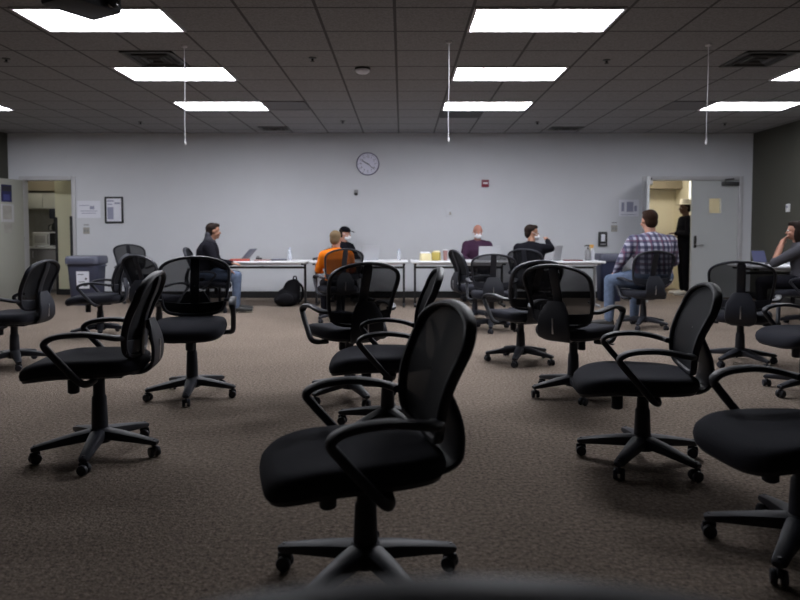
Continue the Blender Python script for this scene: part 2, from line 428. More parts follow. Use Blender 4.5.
# right leaf (closed)
d = struct(empty('door_1', (RD1-.016, YB+.03, 0)))
LW = .835; zb0, zb1, xw0, xw1 = 1.53, 1.81, -.53, -.30
boxes('leaf', [(-LW, 0, -.022, .022, .008, zb0), (-LW, 0, -.022, .022, zb1, DH-.016), (-LW, xw0, -.022, .022, zb0, zb1), (xw1, 0, -.022, .022, zb0, zb1)], M['door'], d)
boxes('window_frame', [(xw0-.02, xw0+.008, -.030, .030, zb0-.02, zb1+.02), (xw1-.008, xw1+.02, -.030, .030, zb0-.02, zb1+.02), (xw0, xw1, -.030, .030, zb0-.02, zb0+.008), (xw0, xw1, -.030, .030, zb1-.008, zb1+.02)], M['door'], d)
boxes('pane', [(xw0+.008, xw1-.008, -.004, .004, zb0+.008, zb1-.008)], M['door_glass'], d)
lever(d, -LW+.07, 1.02, 1)
cl = MB().box((-.16, -.055, DH-.075), (.30, .06, .07), bev=.008).build('closer', M['dark_metal'], d)
MB().tube([(-.26, -.07, DH-.045), (-.26, -.07, DH+.0), (-.10, -.075, DH+.012)], .012, 8).build('closer_arm', M['dark_metal'], cl)
for z in (.25, 1.05, 1.9): MB().lathe([(.009, -.05), (.009, .05)], (.008, -.026, z), 10).build('hinge', M['metal'], d)
# left leaf of the double door, swung open towards the room
d = struct(empty('door_2', (RD0+.016, YB-.036, 0), -109.5))
boxes('leaf', [(0, LW, -.022, .022, .008, DH-.016)], M['door'], d, bev=.003)
for s in (1, -1):
    e = MB(); e.box((LW-.07, s*.028, 1.02), (.05, .012, .22), bev=.005); e.build('escutcheon', M['dark_metal'], d)
    MB().tube([(LW-.07, s*.03, .97), (LW-.07, s*.075, .97), (LW-.2, s*.08, .97)], .011, 10).build('handle', M['metal'], d)
cl = MB().box((.18, .052, DH-.075), (.30, .06, .07), bev=.008).build('closer', M['white'], d)
MB().tube([(.28, .06, DH-.04), (.28, .06, DH+.0), (.06, .07, DH+.012)], .012, 8).build('closer_arm', M['dark_metal'], cl)
for z in (.25, 1.05, 1.9): MB().lathe([(.009, -.05), (.009, .05)], (-.004, -.026, z), 10).build('hinge', M['metal'], d)
# left door of the side room, swung back against the left wall
d = struct(empty('door_3', (LD0+.012, YB-.055, 0), -104.5))
boxes('leaf', [(0, .83, -.022, .022, .008, DH-.016)], M['door_cream'], d, bev=.003)
for s in (1, -1):
    MB().lathe([(.03, 0), (.03, .01), (.014, .02), (.014, .045), (.028, .055), (.03, .075), (.015, .085)], (.76, s*.022, 1.0), 14, Matrix.Rotation(-s*PI/2, 3, 'X')).build('handle', M['metal'], d)
for z in (.25, 1.05, 1.9): MB().lathe([(.009, -.05), (.009, .05)], (-.004, .026, z), 10).build('hinge', M['metal'], d)
mxd = Matrix.Translation((LD0+.012, YB-.055, 0)) @ Matrix.Rotation(rad(-104.5), 4, 'Z')
def door_sheet(name, label, cat, parts, group=None):
    r = empty(name, mxd @ Vector((parts[0][0], .0225, parts[0][1])), -104.5)
    tag(r, label, cat, group)
    x0, z0 = parts[0][0], parts[0][1]
    for i, (x, z, w, h, t, m, nm) in enumerate(parts):
        MB().box((x-x0, t/2, z-z0), (w, t, h)).build(nm, m, r)
    return r
door_sheet('poster', 'dark blue poster on the open cream door at far left', 'poster',
           [(.36, 1.87, .22, .30, .004, M['printblue'], 'sheet'), (.36, 1.95, .20, .09, .005, M['ink'], 'dark_band'), (.36, 1.80, .13, .10, .005, M['blue_ink'], 'printed_block')])
door_sheet('framed_notice', 'grey framed notice on the open cream door below the blue poster', 'notice',
           [(.35, 1.525, .26, .31, .010, M['frame'], 'frame'), (.36, 1.535, .19, .24, .012, M['splash'], 'sheet')])
door_sheet('notice', 'small faded sheet on the open cream door below the framed notice', 'notice', [(.34, 1.26, .16, .17, .003, M['splash'], 'sheet')])

# ------------------------------------------------------------------ ceiling fittings
COLX = [1.19+3.72*k for k in (-2, -1, 0, 1)]
ROWY = [5.57, 7.41, 9.25]
rown = ['nearest row', 'middle row', 'farthest row']; coln = ['at the left wall', 'left of centre', 'right of centre', 'at the right wall']
for i, x in enumerate(COLX):
    for j, y in enumerate(ROWY):
        if (i == 0 and j < 2) or (i == 3 and j < 1): continue
        panel_light('ceiling_light', 'long white ceiling light panel of the %s, column %s' % (rown[j], coln[i]), (x, y, CEIL), 1.22, .61, M['lens3' if (i, j) == (1, 0) else 'lens4' if i == 3 else 'lens%d' % j])
def vent(x, y, sx, sy, label):
    r = empty('air_vent', (x, y, CEIL)); tag(r, label, 'vent', 'ceiling air vents')
    t = .03
    f = MB()
    for (cx, cy, dx, dy) in ((0, sy/2-t/2, sx, t), (0, -sy/2+t/2, sx, t), (sx/2-t/2, 0, t, sy), (-sx/2+t/2, 0, t, sy)): f.box((cx, cy, -.008), (dx, dy, .016))
    f.build('frame', M['vent_frame'], r)
    MB().box((0, 0, -.002), (sx-.05, sy-.05, .004)).build('backing', M['vent'], r)
    for k in range(1, 4):
        q = k/4; ww, hh = (sx-.06)*q, (sy-.06)*q
        s_ = MB()
        for sgn in (1, -1):
            s_.box((0, sgn*hh/2, -.012), (ww, .012, .022), Matrix.Rotation(sgn*.6, 3, 'X'))
            s_.box((sgn*ww/2, 0, -.012), (.012, hh, .022), Matrix.Rotation(-sgn*.6, 3, 'Y'))
        s_.build('louvre', M['vent_frame'] if k == 2 else M['vent'], r)
vent(-2.54, 6.80, .52, .58, 'black louvred ceiling vent between two lights at left, behind the white cord')
vent(3.68, 6.80, .52, .58, 'black louvred ceiling vent at upper right, left of the lights by the right wall')
vent(-2.18, 11.2, .50, .34, 'small dark ceiling vent close to back wall, left of the clock')
vent(2.80, 11.2, .54, .30, 'small dark ceiling vent close to back wall, right of the red alarm')
def ret(x, y, m, label):
    r = empty('return_panel', (x, y, CEIL)); tag(r, label, 'ceiling panel', 'return air panels')
    MB().box((0, 0, -.004), (.60, .58, .006)).build('panel', m, r)
    f = MB()
    for (cx, cy, dx, dy) in ((0, .295, .62, .02), (0, -.295, .62, .02), (.30, 0, .02, .6), (-.30, 0, .02, .6)): f.box((cx, cy, -.005), (dx, dy, .01))
    f.build('frame', m, r)
ret(-1.64, 9.25, M['return'], 'grey perforated ceiling panel beside the farthest light left of centre')
ret(4.02, 9.25, M['return'], 'grey perforated ceiling panel beside the farthest light near the right wall')
ret(.89, 9.87, M['return_dark'], 'dark ceiling panel just behind the farthest light right of centre')
for i, (x, y, l) in enumerate([(-4.09, 6.8, 'far left, in the near row'), (-.92, 6.77, 'left of the smoke detector, in the near row'), (2.13, 6.85, 'right of centre, in the near row'), (-4.23, 10.6, 'far left, near the back wall'),
                  (-.95, 10.5, 'above and left of the clock, near the back wall'), (2.19, 10.6, 'right of centre, near the back wall'), (5.27, 10.7, 'far right, near the back wall')]):
    r = empty('sprinkler', (x, y, CEIL)); tag(r, 'small dark ceiling sprinkler head ' + l, 'sprinkler', 'sprinkler heads')
    MB().lathe([(.04, 0), (.038, -.008), (.014, -.012)], n=14).build('escutcheon', M['dark_metal'], r)
    MB().lathe([(.012, -.008), (.012, -.03), (.022, -.034), (.022, -.038)], n=12).build('head', M['black_paint'], r)
r = empty('smoke_detector', (-.43, 7.18, CEIL)); tag(r, 'pale round smoke detector on the ceiling left of the centre lights', 'smoke detector')
MB().lathe([(.085, 0), (.085, -.02), (.08, -.022)], n=24).build('base', M['vent'], r)
MB().lathe([(.078, -.02), (.076, -.04), (.055, -.058), (.0, -.062)], n=24).build('cover', M['lavender'], r)
for x, y, z1, l in ((-2.10, 6.35, 2.07, 'left white pull cord hanging from ceiling in front of the left lights'), (.44, 6.20, 2.08, 'middle white pull cord hanging from ceiling in front of the centre lights'), (2.93, 6.30, 2.07, 'right white pull cord hanging from ceiling at the right of the room')):
    r = empty('pull_cord', (x, y, CEIL)); tag(r, l, 'cord', 'hanging pull cords')
    h = CEIL-z1
    MB().lathe([(.03, 0), (.03, -.012), (.006, -.02)], n=12).build('ceiling_rose', M['cord'], r)
    MB().tube(spline([(0, 0, -.01), (.003, 0, -h*.4), (-.003, 0, -h*.8), (0, 0, -h)]), .0042, 6).build('cord', M['cord'], r)
    MB().lathe([(.004, -h+.01), (.012, -h-.02), (.012, -h-.045), (.004, -h-.05)], n=10).build('knob', M['cord'], r)
# projector
r = empty('projector', (-2.06, 4.25, CEIL), 60); tag(r, 'black ceiling mounted projector at the upper left edge of the view', 'projector')
MB().lathe([(.07, 0), (.07, -.015), (.02, -.02), (.02, -.25)], n=16).build('mount_pole', M['black_paint'], r)
MB().box((0, 0, -.31), (.38, .30, .12), bev=.025).build('body', M['plastic'], r)
MB().lathe([(.045, 0), (.045, .03), (.035, .035)], (.10, -.15, -.31), 18, Matrix.Rotation(PI/2, 3, 'X')).build('lens', M['glass_black'], r)

# ------------------------------------------------------------------ things on the walls
def wall_thing(name, x, z, label, cat, group=None):
    return tag(empty(name, (x, YB, z)), label, cat, group)
r = wall_thing('wall_clock', -.615, 2.42, 'round white wall clock with black hands high on the back wall', 'clock')
RX = Matrix.Rotation(PI/2, 3, 'X')
MB().lathe([(.195, 0), (.205, .01), (.205, .035), (.197, .045), (.19, .036)], (0, 0, 0), 40, RX, cap=False).build('rim', M['clock_rim'], r)
MB().lathe([(.193, .006), (.193, .022)], (0, 0, 0), 40, RX).build('dial', M['clock_face'], r)
b = MB()
for k in range(60):
    a = 2*PI*k/60; l = .018 if k % 5 == 0 else .009
    b.box((math.sin(a)*.166, -.0235, math.cos(a)*.166), (.006 if k % 5 == 0 else .0025, .002, l), Matrix.Rotation(a, 3, 'Y'))
b.build('minute_marks', M['ink'], r, flat=True)
for k in range(1, 13):
    cu = D.curves.new('n', 'FONT'); cu.body = str(k); cu.size = .05; cu.align_x = 'CENTER'; cu.align_y = 'CENTER'; cu.extrude = .001
    t = D.objects.new('n', cu); COL.objects.link(t); bpy.context.view_layer.update()
    me = D.meshes.new_from_object(t.evaluated_get(bpy.context.evaluated_depsgraph_get()))
    a = 2*PI*k/12
    me.transform(Matrix.Translation((math.sin(a)*.128, -.0245, math.cos(a)*.128)) @ Matrix.Rotation(PI/2, 4, 'X'))
    D.objects.remove(t); D.curves.remove(cu)
    me.name = 'numeral'; me.materials.clear(); me.materials.append(M['ink']); o = D.objects.new('numeral', me); COL.objects.link(o); o.parent = r
def hand(nm, ang, l, w, y):
    a = rad(ang)
    MB().box((math.sin(a)*(l/2-.015), y, math.cos(a)*(l/2-.015)), (w, .003, l+.03), Matrix.Rotation(a, 3, 'Y')).build(nm, M['ink'], r)
hand('hour_hand', 300, .11, .014, -.027); hand('minute_hand', 130, .145, .010, -.030)
MB().lathe([(.010, .02), (.010, .034)], (0, 0, 0), 14, RX).build('pivot', M['ink'], r)

r = wall_thing('fire_alarm', 1.50, 2.07, 'dark red fire alarm with pale lens high on the back wall', 'fire alarm')
MB().box((0, -.018, 0), (.13, .044, .13), bev=.008).build('housing', M['red'], r)
MB().box((0, -.048, .004), (.085, .012, .028), bev=.004).build('lens', M['alarm_lens'], r)
r = wall_thing('wall_sensor', -.83, 1.90, 'small grey and black sensor on the back wall below the clock', 'sensor')
MB().box((0, -.014, .02), (.075, .028, .075), bev=.01).build('cover', M['grey_paint'], r)
MB().ell((0, -.024, -.02), (.034, .022, .026)).build('eye_lens', M['black_paint'], r)
r = wall_thing('wall_outlet', .86, 1.54, 'faint pale outlet plate on the back wall left of the man in the maroon sweater', 'outlet')
MB().box((0, -.004, 0), (.13, .008, .15), bev=.003).build('plate', M['wall'], r)
MB().box((.01, -.010, -.01), (.035, .008, .055), bev=.003).build('socket', M['splash'], r)
r = wall_thing('picture_frame', -5.20, 1.595, 'black framed notice with grey block hung left on back wall', 'picture frame')
b = MB()
for (cx, cz, dx, dz) in ((0, .222, .33, .03), (0, -.222, .33, .03), (.15, 0, .03, .474), (-.15, 0, .03, .474)): b.box((cx, -.014, cz), (dx, .028, dz), bev=.004)
b.build('frame', M['black_paint'], r)
MB().box((0, -.008, 0), (.28, .012, .42)).build('sheet', M['paper'], r)
MB().box((-.065, -.0148, -.06), (.11, .002, .22)).build('printed_photo', M['print'], r)
b = MB(); b.box((-.06, -.0148, .16), (.12, .002, .025)); b.box((.06, -.0148, .12), (.10, .002, .03)); b.box((-.07, -.0148, .10), (.08, .002, .02)); b.build('printed_lines', M['print'], r)
def sheet(x, z, w, h, label, blocks):
    r = wall_thing('paper_notice', x, z, label, 'notice', 'paper notices on the back wall')
    MB().box((0, -.001, 0), (w, .004, h)).build('sheet', M['paper'], r)
    b = MB()
    for (cx, cz, dx, dz) in blocks: b.box((cx, -.0042, cz), (dx, .001, dz))
    b.build('printed_block', M['print'], r)
sheet(-5.66, 1.605, .42, .31, 'white paper sheet beside the left door frame', [(-.08, .07, .18, .012), (.06, .03, .08, .06), (0, -.03, .30, .012), (0, -.07, .26, .012)])
sheet(4.10, 1.63, .36, .30, 'pale paper notice with bluish printing beside the open double door', [(-.11, .02, .05, .16), (.02, .02, .12, .18), (.12, -.01, .05, .10), (0, -.12, .28, .01)])
def switch(x, z, label):
    r = wall_thing('light_switch', x, z, label, 'light switch', 'wall switches')
    MB().box((0, -.004, 0), (.115, .008, .12), bev=.003).build('plate', M['splash'], r)
    for s in (-.025, .025): MB().box((s, -.011, 0), (.022, .010, .045), Matrix.Rotation(.15, 3, 'X'), bev=.002).build('toggle', M['grey_paint'], r)
    MB().box((0, -.003, .105), (.09, .006, .02)).build('name_strip', M['grey_paint'], r)
switch(-5.71, 1.22, 'grey double light switch under the white paper by the left door'); switch(3.84, 1.26, 'grey double light switch left of the notice by the double door')
r = wall_thing('wall_phone', 3.63, 1.07, 'black wall mounted phone panel with pale centre behind the table end', 'wall phone')
MB().box((0, -.02, 0), (.16, .04, .26), bev=.012).build('housing', M['black_paint'], r)
MB().box((.0, -.042, .02), (.07, .006, .13), bev=.002).build('face_plate', M['paper'], r)
MB().box((.0, -.044, -.095), (.10, .008, .025), bev=.003).build('key_pad', M['grey_paint'], r)
r = tag(empty('thermostat', (XR, 10.65, 1.585)), 'small pale thermostat on the right grey wall', 'thermostat')
MB().box((-.014, 0, 0), (.028, .09, .13), bev=.008).build('cover', M['white'], r); MB().box((-.030, 0, .02), (.006, .05, .04), bev=.002).build('display', M['print'], r)

# ------------------------------------------------------------------ the task chair
BZ0, BH, BXO = .50, .425, -.205
def back_pt(u, v, off=0.0):
    w = lerp_tab([(0, .208), (.15, .220), (.4, .236), (.7, .250), (.88, .254), (1, .250)], v)
    y = u*w
    z = BZ0 + v*(BH - .055*u*u) + (1-v)*.02*u*u
    x = BXO + .03*math.sin(PI*min(1, v*1.25))*.6 - .07*v - .032*v*v + .45*y*y
    return Vector((x-off, y, z))
def disc_uv(t, r, p=.30):
    q = (t/(2*PI)*4) % 4; k = int(q); f = 2*(q-k)-1       # evenly round a square, corners rounded off
    a, b = ((1, f), (-f, 1), (-1, -f), (f, -1))[k]
    n = 8.0; m = (abs(a)**n+abs(b)**n)**(-1/n)
    return r*a*m, .5+.5*r*b*m
def caster(parent, c, ang):
    b = MB()
    ax = Matrix.Rotation(rad(ang), 3, 'Z') @ Vector((0, 1, 0))
    R = Matrix.Rotation(rad(ang), 3, 'Z') @ Matrix.Rotation(PI/2, 3, 'X')
    for s in (-1, 1): b.lathe([(.012, -.011), (.024, -.010), (.0265, -.004), (.0265, .004), (.024, .010), (.012, .011)], Vector(c)+ax*.016*s+Vector((0, 0, .0272)), 14, R)
    b.box(Vector(c)+Vector((0, 0, .046)), (.05, .016, .03), Matrix.Rotation(rad(ang), 3, 'Z'), bev=.006)
    b.lathe([(.008, .045), (.008, .095)], c, 8)
    return b.build('caster', M['plastic'], parent)
def make_chair():
    r = empty('task_chair')
    b = MB(); b.lathe([(.055, .070), (.066, .08), (.064, .125), (.044, .145)], n=20)
    tips = []
    for k in range(5):
        a = 2*PI*k/5 + .35; d = Vector((math.cos(a), math.sin(a), 0)); l = Vector((-d.y, d.x, 0))
        b.tube([d*.03+Vector((0, 0, .114)), d*.12+Vector((0, 0, .104)), d*.22+Vector((0, 0, .090)), d*.305+Vector((0, 0, .077)), d*.318+Vector((0, 0, .074))], [(.042, .030), (.037, .027), (.029, .021), (.025, .015), (.018, .010)], 10, lat=l, power=3)
        tips.append((d*.30, math.degrees(a)+[20, 75, -40, 130, 10][k]))
    base = b.build('star_base', M['plastic'], r)
    for c, a in tips: caster(base, c, a)
    MB().lathe([(.042, .12), (.039, .20), (.036, .272), (.030, .280), (.0295, .30), (.029, .375)], n=18).build('gas_column', M['plastic'], r)
    b = MB(); b.box((-.01, 0, .378), (.26, .17, .045), bev=.012); b.box((-.14, 0, .382), (.12, .12, .03), bev=.008)
    mech = b.build('tilt_mechanism', M['plastic'], r)
    MB().lathe([(.022, .270), (.029, .276), (.029, .345), (.020, .36)], (.125, .0, 0), 14).build('tension_knob', M['plastic'], mech)
    b = MB(); b.tube(spline([(.02, -.07, .375), (.02, -.20, .37), (.03, -.25, .358)]), .006, 8); b.box((.032, -.262, .354), (.03, .05, .008), bev=.003); b.build('height_lever', M['plastic'], mech)
    # seat
    def plan(t, k):
        c, s = math.cos(t), math.sin(t)
        p = .5
        x = math.copysign(abs(c)**p, c); y = math.copysign(abs(s)**p, s)
        hx = .292; wy = .248 - .02*(x < 0)*abs(x)
        return .048 + hx*x*k, wy*y*k
    def seat_z(x, y, top):
        q = max(0, (x-.10)/.22)
        z = top - .034*q*q
        q2 = abs(y)/.25
        return z + .006*q2*q2 - .004
    b = MB(); rings = []
    n = 48
    for k, top in ((.02, .470), (.35, .472), (.65, .475), (.84, .476), (.93, .470), (.985, .455), (1.0, .435), (.985, .412), (.93, .402)):
        ring = []
        for i in range(n):
            x, y = plan(2*PI*i/n, k); ring.append((x, y, seat_z(x, y, top)))
        rings.append(ring)
    b.rings(rings); b.build('seat', M['fabric'], r)
    b = MB(); rings = []
    for k, top in ((.97, .412), (.95, .396), (.82, .386), (.3, .384)):
        ring = []
        for i in range(n):
            x, y = plan(2*PI*i/n, k); ring.append((x, y, seat_z(x, y, top)-.002))
        rings.append(ring)
    b.rings(rings); b.build('seat_shell', M['plastic'], r)
    # arms
    for s in (1, -1):
        P = spline([(-.03, s*.175, .372), (-.02, s*.25, .370), (.01, s*.285, .390), (.075, s*.292, .465), (.133, s*.294, .533), (.160, s*.292, .572), (.138, s*.290, .597), (.08, s*.289, .613), (-.01, s*.288, .618), (-.09, s*.284, .608), (-.15, s*.264, .594), (-.172, s*.226, .590)], 6)
        R = []
        for p in P:
            t = max(0, min(1, (p.z-.555)/.03)); R.append((.018+.008*t, .016-.002*t))
        MB().tube(P, R, 12, lat=(0, 1, 0), power=2.6).build('armrest', M['plastic'], r)
    # back support shell
    prof = spline([(-.11, 0, .385), (-.18, 0, .384), (-.24, 0, .390), (-.286, 0, .425), (-.298, 0, .50), (-.285, 0, .58), (-.262, 0, .655)], 4)
    W = [lerp_tab([(0, .07), (.3, .10), (.55, .125), (.8, .115), (1, .06)], i/(len(prof)-1)) for i in range(len(prof))]
    sup = MB().tube(prof, [(w, .013) for w in W], 14, lat=(0, 1, 0), power=4).build('back_support', M['plastic'], r)
    MB().box((-.3085, 0, .49), (.006, .012, .11), Matrix.Rotation(-.06, 3, 'Y'), bev=.002).build('adjustment_track', M['metal'], sup)
    # backrest
    fr = MB(); P = []
    for i in range(64):
        u, v = disc_uv(2*PI*i/64, 1.0); P.append(back_pt(u, v))
    R = []
    for i in range(64):
        u, v = disc_uv(2*PI*i/64, 1.0); R.append((.016 + .005*v, .012))
    fr.tube(P, R, 10, lat=(1, 0, 0), closed=True, power=2.6)
    bf = fr.build('back_frame', M['plastic'], r)
    b = MB(); rings = []
    for k in (.02, .2, .4, .6, .8, .99):
        rings.append([back_pt(*disc_uv(2*PI*i/64, k), -.002) for i in range(64)])
    b.rings(rings, cap=False); b.bm.faces.new([v for v in b.bm.verts[:64]]) if False else None
    b.build('mesh_panel', M['mesh'], r)
    b = MB()
    P = [back_pt(0, v, .012) for v in [i/14 for i in range(-2, 14)]] + [back_pt(0, .985, .004)]
    b.tube(P, [(.034, .008)]*(len(P)-1)+[(.026, .006)], 12, lat=(0, 1, 0), power=4)
    b.build('spine', M['plastic'], r)
    P = [back_pt(u, .12+.02*u*u, .006) for u in [i/8 for i in range(-8, 9)]]
    MB().tube(P, [(.035, .006)]*len(P), 10, lat=(0, 0, 1), power=4).build('lumbar_band', M['plastic'], r)
    return r
proto = make_chair()
CH = [ # x, y, heading, back raise, seat lift, base turn, label
 (-.12, 2.11, 195, .00, 0, 19, 'large black task chair front and centre, whole, facing left'),
 (-.085, 3.80, 182, .03, 0, 28, 'black task chair facing left directly behind the large front centre chair'),
 (-.37, 4.57, 118, -.01, .05, 14, 'black task chair with arched mesh back seen from behind, nearest before the person in orange'),
 (-1.50, 4.61, -78, -.02, .08, 50, 'black task chair facing the viewer at left, hiding the man in jeans'),
 (-1.59, 3.38, 189, -.03, .06, 0, 'large black task chair facing left on the left side, nearest of the left chairs'),
 (-3.42, 5.70, 181, .00, 0, 33, 'black task chair cut by the left edge, in front of the side room door'),
 (-3.45, 7.40, 192, .00, 0, 10, 'black task chair facing left with arm in front of the grey blue bin'),
 (-4.54, 11.05, 92, .06, 0, 0, 'small far chair with see-through mesh back against the back wall by the bin'),
 (-2.74, 7.30, 62, .00, 0, 50, 'black task chair mostly hidden behind the large left chair, right of the bin'),
 (-2.88, 9.60, 8, .03, 0, 25, 'black task chair under the man in dark hooded jacket and jeans'),
 (1.235, 4.65, 48, -.02, .04, 56, 'black task chair turned right with open mesh back and curved right arm, right of centre'),
 (1.08, 5.88, 112, .00, 0, 46, 'black task chair facing away just left of the chair with curved right arm'),
 (1.22, 3.26, 170, -.015, 0, 40, 'large black task chair facing left on the right side, whole, both arms in view'),
 (3.02, 5.77, 62, .00, 0, 60, 'black task chair seen from behind in front of the closed grey door leaf'),
 (2.97, 4.68, 188, .00, 0, 65, 'black task chair cut by right edge, behind the closest chair on the right'),
 (1.45, 2.32, 188, .00, 0, 19, 'black task chair cut by the lower right corner, closest on the right'),
 (1.08, 7.80, 86, .00, 0, 10, 'black task chair seen from behind in front of the man in maroon'),
 (.98, 8.72, 15, .02, 0, 0, 'black task chair facing right by the table with the yellow boxes'),
 (-.84, 8.62, 112, .04, 0, 20, 'black task chair under the person in the orange top'),
 (1.87, 9.42, 60, .02, 0, 30, 'black task chair under the masked person in the black jacket'),
 (2.99, 8.02, 96, .03, 0, 50, 'black task chair under the man in the plaid shirt'),
 (5.06, 8.15, 150, .00, 0, 0, 'black task chair under the long haired person at the right edge'),
 (1.31, 11.30, -90, -.02, 0, 0, 'black task chair behind the table under the man in maroon'),
 (-1.06, 11.30, -62, -.02, 0, 0, 'black task chair behind the table under the person in the dark cap'),
 (.04, .67, 90, .023, 0, 0, 'black task chair closest of all, only its blurred top edge showing at the bottom'),
]
chairs = []
for i, (x, y, h, up, lift, turn, lab) in enumerate(CH):
    c = proto if i == 0 else copy_tree(proto)
    c.location = (x, y, 0); c.rotation_euler = (0, 0, rad(h))
    tag(c, lab, 'chair', 'black mesh task chairs')
    for ch in c.children:
        n = ch.name.split('.')[0]
        if n in ('back_frame', 'mesh_panel', 'spine', 'lumbar_band'): ch.location.z = up+lift
        elif n == 'star_base': ch.rotation_euler.z = rad(turn)
        elif n == 'gas_column':
            k = (.255+lift)/.255; ch.scale.z = k; ch.location.z = .12*(1-k)
        else: ch.location.z = lift
    chairs.append(c)

# ------------------------------------------------------------------ folding tables
TH = .735
def table(x0, x1, y0, y1, label, rot=0, leg_r=None, zoff=0.0):
    cx, cy = (x0+x1)/2, (y0+y1)/2; w, d = x1-x0, y1-y0
    r = tag(empty('folding_table', (cx, cy, 0), rot), label, 'table', 'white folding tables')
    MB().box((0, 0, TH-.018+zoff), (w, d, .036), bev=.012, seg=3).build('tabletop', M['white_top'], r)
    for s in (-1, 1):
        x = s*(w/2-.07); m = M['black_paint']
        b = MB(); b.box((x, 0, .37), (.034, .034, .68)); b.box((x, 0, .022), (.04, d*.8, .035), bev=.008); b.box((x, 0, TH-.050), (.04, d*.8, .03))
        for t in (-1, 1): b.lathe([(.018, 0), (.018, .012)], (x, t*d*.36, 0), 10)
        b.build('leg', m if not (leg_r and s == 1) else M['grey_paint'], r)
    b = MB(); b.box((0, 0, .618), (w-.14, .03, .035))
    b.box((0, 0, .665), (.02, .02, .08)); b.build('stretcher', M['black_paint'], r)
    ap = MB(); ap.box((0, -d/2+.05, TH-.052), (w-.24, .02, .035)); ap.build('apron', M['white_top'], r)
    return r
table(-3.03, -1.50, 10.15, 10.90, 'white folding table at left holding the red folder and open laptop')
table(-1.46, .10, 10.15, 10.90, 'white folding table in front of the person in the dark cap')
table(.14, 1.69, 10.15, 10.90, 'white folding table with the yellow boxes in front of the man in maroon')
table(1.73, 3.19, 10.15, 10.90, 'white folding table at the right end of the row with the spray bottle', leg_r=True)
table(4.68, 6.20, 8.66, 9.36, 'white folding table by the right wall with the blue lit laptop')

# ------------------------------------------------------------------ laptops and small things
def laptop(x, y, h, lid, label, sm, bodym, w=.33, d=.23):
    r = tag(empty('laptop', (x, y, TH), h), label, 'laptop', 'open laptops')
    b = MB(); b.box((0, 0, .010), (d, w, .016), bev=.004); ba = b.build('base', bodym, r)
    MB().box((-.03, 0, .0185), (.10, w*.86, .002)).build('keyboard', M['lap_dark'], ba)
    R = Matrix.Rotation(rad(-(lid-90)), 3, 'Y')
    o = Vector((-d/2+.004, 0, .016))
    l = MB(); l.box(o+R @ Vector((0, 0, d/2)), (.008, w, d), R, bev=.003); lo = l.build('lid', bodym, r)
    MB().box(o+R @ Vector((.0045, 0, d/2)), (.002, w*.93, d*.88), R).build('screen', sm, lo)
    return r
laptop(-2.66, 10.53, 172, 132, 'grey laptop open in front of the man in the hooded jacket', M['screen_off'], M['lap_grey'])
laptop(-.58, 10.52, 122, 105, 'silver laptop to the right of the person in the dark cap', M['screen_off'], M['lap_silver'])
laptop(1.40, 10.55, 90, 105, 'silver laptop hiding the chest of the man in maroon', M['screen_off'], M['lap_silver'], w=.34, d=.22)
laptop(2.38, 10.45, 145, 100, 'pale laptop on the table beside the masked person in black', M['screen_off'], M['lap_silver'])
laptop(5.09, 9.12, -85, 112, 'dark laptop with blue lit screen on the right table', M['screen_blue'], M['lap_dark'], w=.21, d=.19)
def bottle(x, y, hgt, r_, label, m=None, capm=None, group='clear water bottles'):
    r = tag(empty('bottle', (x, y, TH)), label, 'bottle', group)
    MB().lathe([(r_*.9, .0), (r_, .008), (r_, hgt*.45), (r_*.94, hgt*.5), (r_, hgt*.55), (r_, hgt*.68), (r_*.5, hgt*.88), (r_*.4, hgt*.92)], n=18).build('body', m or M['bottle'], r)
    MB().lathe([(r_*.45, hgt*.91), (r_*.45, hgt), (r_*.40, hgt*1.005)], n=14).build('cap', capm or M['cap_blue'], r)
bottle(-1.83, 10.6, .20, .034, 'clear water bottle on the left table, right of the red folder')
bottle(-.05, 10.6, .18, .034, 'faint clear water bottle on the table left of the yellow boxes')
bottle(5.38, 9.0, .21, .04, 'clear plastic bottle on the right table beside the blue lit laptop')
def flat_item(name, x, y, sx, sy, h, rot, m, label, cat, group=None, page=None):
    r = tag(empty(name, (x, y, TH), rot), label, cat, group)
    MB().box((0, 0, h/2), (sx, sy, h), bev=min(.003, h*.3)).build('cover', m, r)
    if page: MB().box((.004, 0, h+.002), (sx*.92, sy*.92, .004)).build('sheets', page, r)
    return r
flat_item('folder', -2.56, 10.255, .30, .17, .030, 8, M['folder_red'], 'red folder lying on the left table before the grey laptop', 'folder', page=M['folder_orange'])
flat_item('folder', -2.22, 10.36, .22, .18, .018, -15, M['pink'], 'thin pinkish folder on the left table, right of the red folder', 'folder')
r = tag(empty('tape_dispenser', (-2.34, 10.62, TH)), 'small black tape dispenser on the left table beyond the pink folder', 'tape dispenser')
b = MB(); b.box((0, 0, .02), (.10, .05, .04), bev=.012); b.build('body', M['black_paint'], r); MB().lathe([(.028, -.012), (.028, .012)], (-.015, 0, .042), 16, Matrix.Rotation(PI/2, 3, 'X')).build('tape_roll', M['grey_paint'], r)
flat_item('notebook', -1.98, 10.42, .24, .17, .022, 20, M['lap_dark'], 'dark notebook lying on the left table beside the water bottle', 'notebook', page=M['print'])
flat_item('book', 2.72, 10.35, .30, .20, .014, -8, M['book_red'], 'dark red book lying on the right end table beside the pale laptop', 'book')
flat_item('paper_sheet', 2.06, 10.4, .22, .28, .004, 10, M['paper'], 'white sheet on the right end table left of the pale laptop', 'paper')
flat_item('paper_stack', 4.84, 9.02, .22, .28, .030, 12, M['paper'], 'white paper stack on the right table left of the blue lit laptop', 'paper')
flat_item('paper_stack', -1.22, 10.3, .21, .28, .006, -10, M['paper'], 'white sheet on the table left of the person in orange', 'paper')
r = tag(empty('stapler', (-1.38, 10.55, TH), 20), 'small black stapler at the joint of the two left tables', 'stapler')
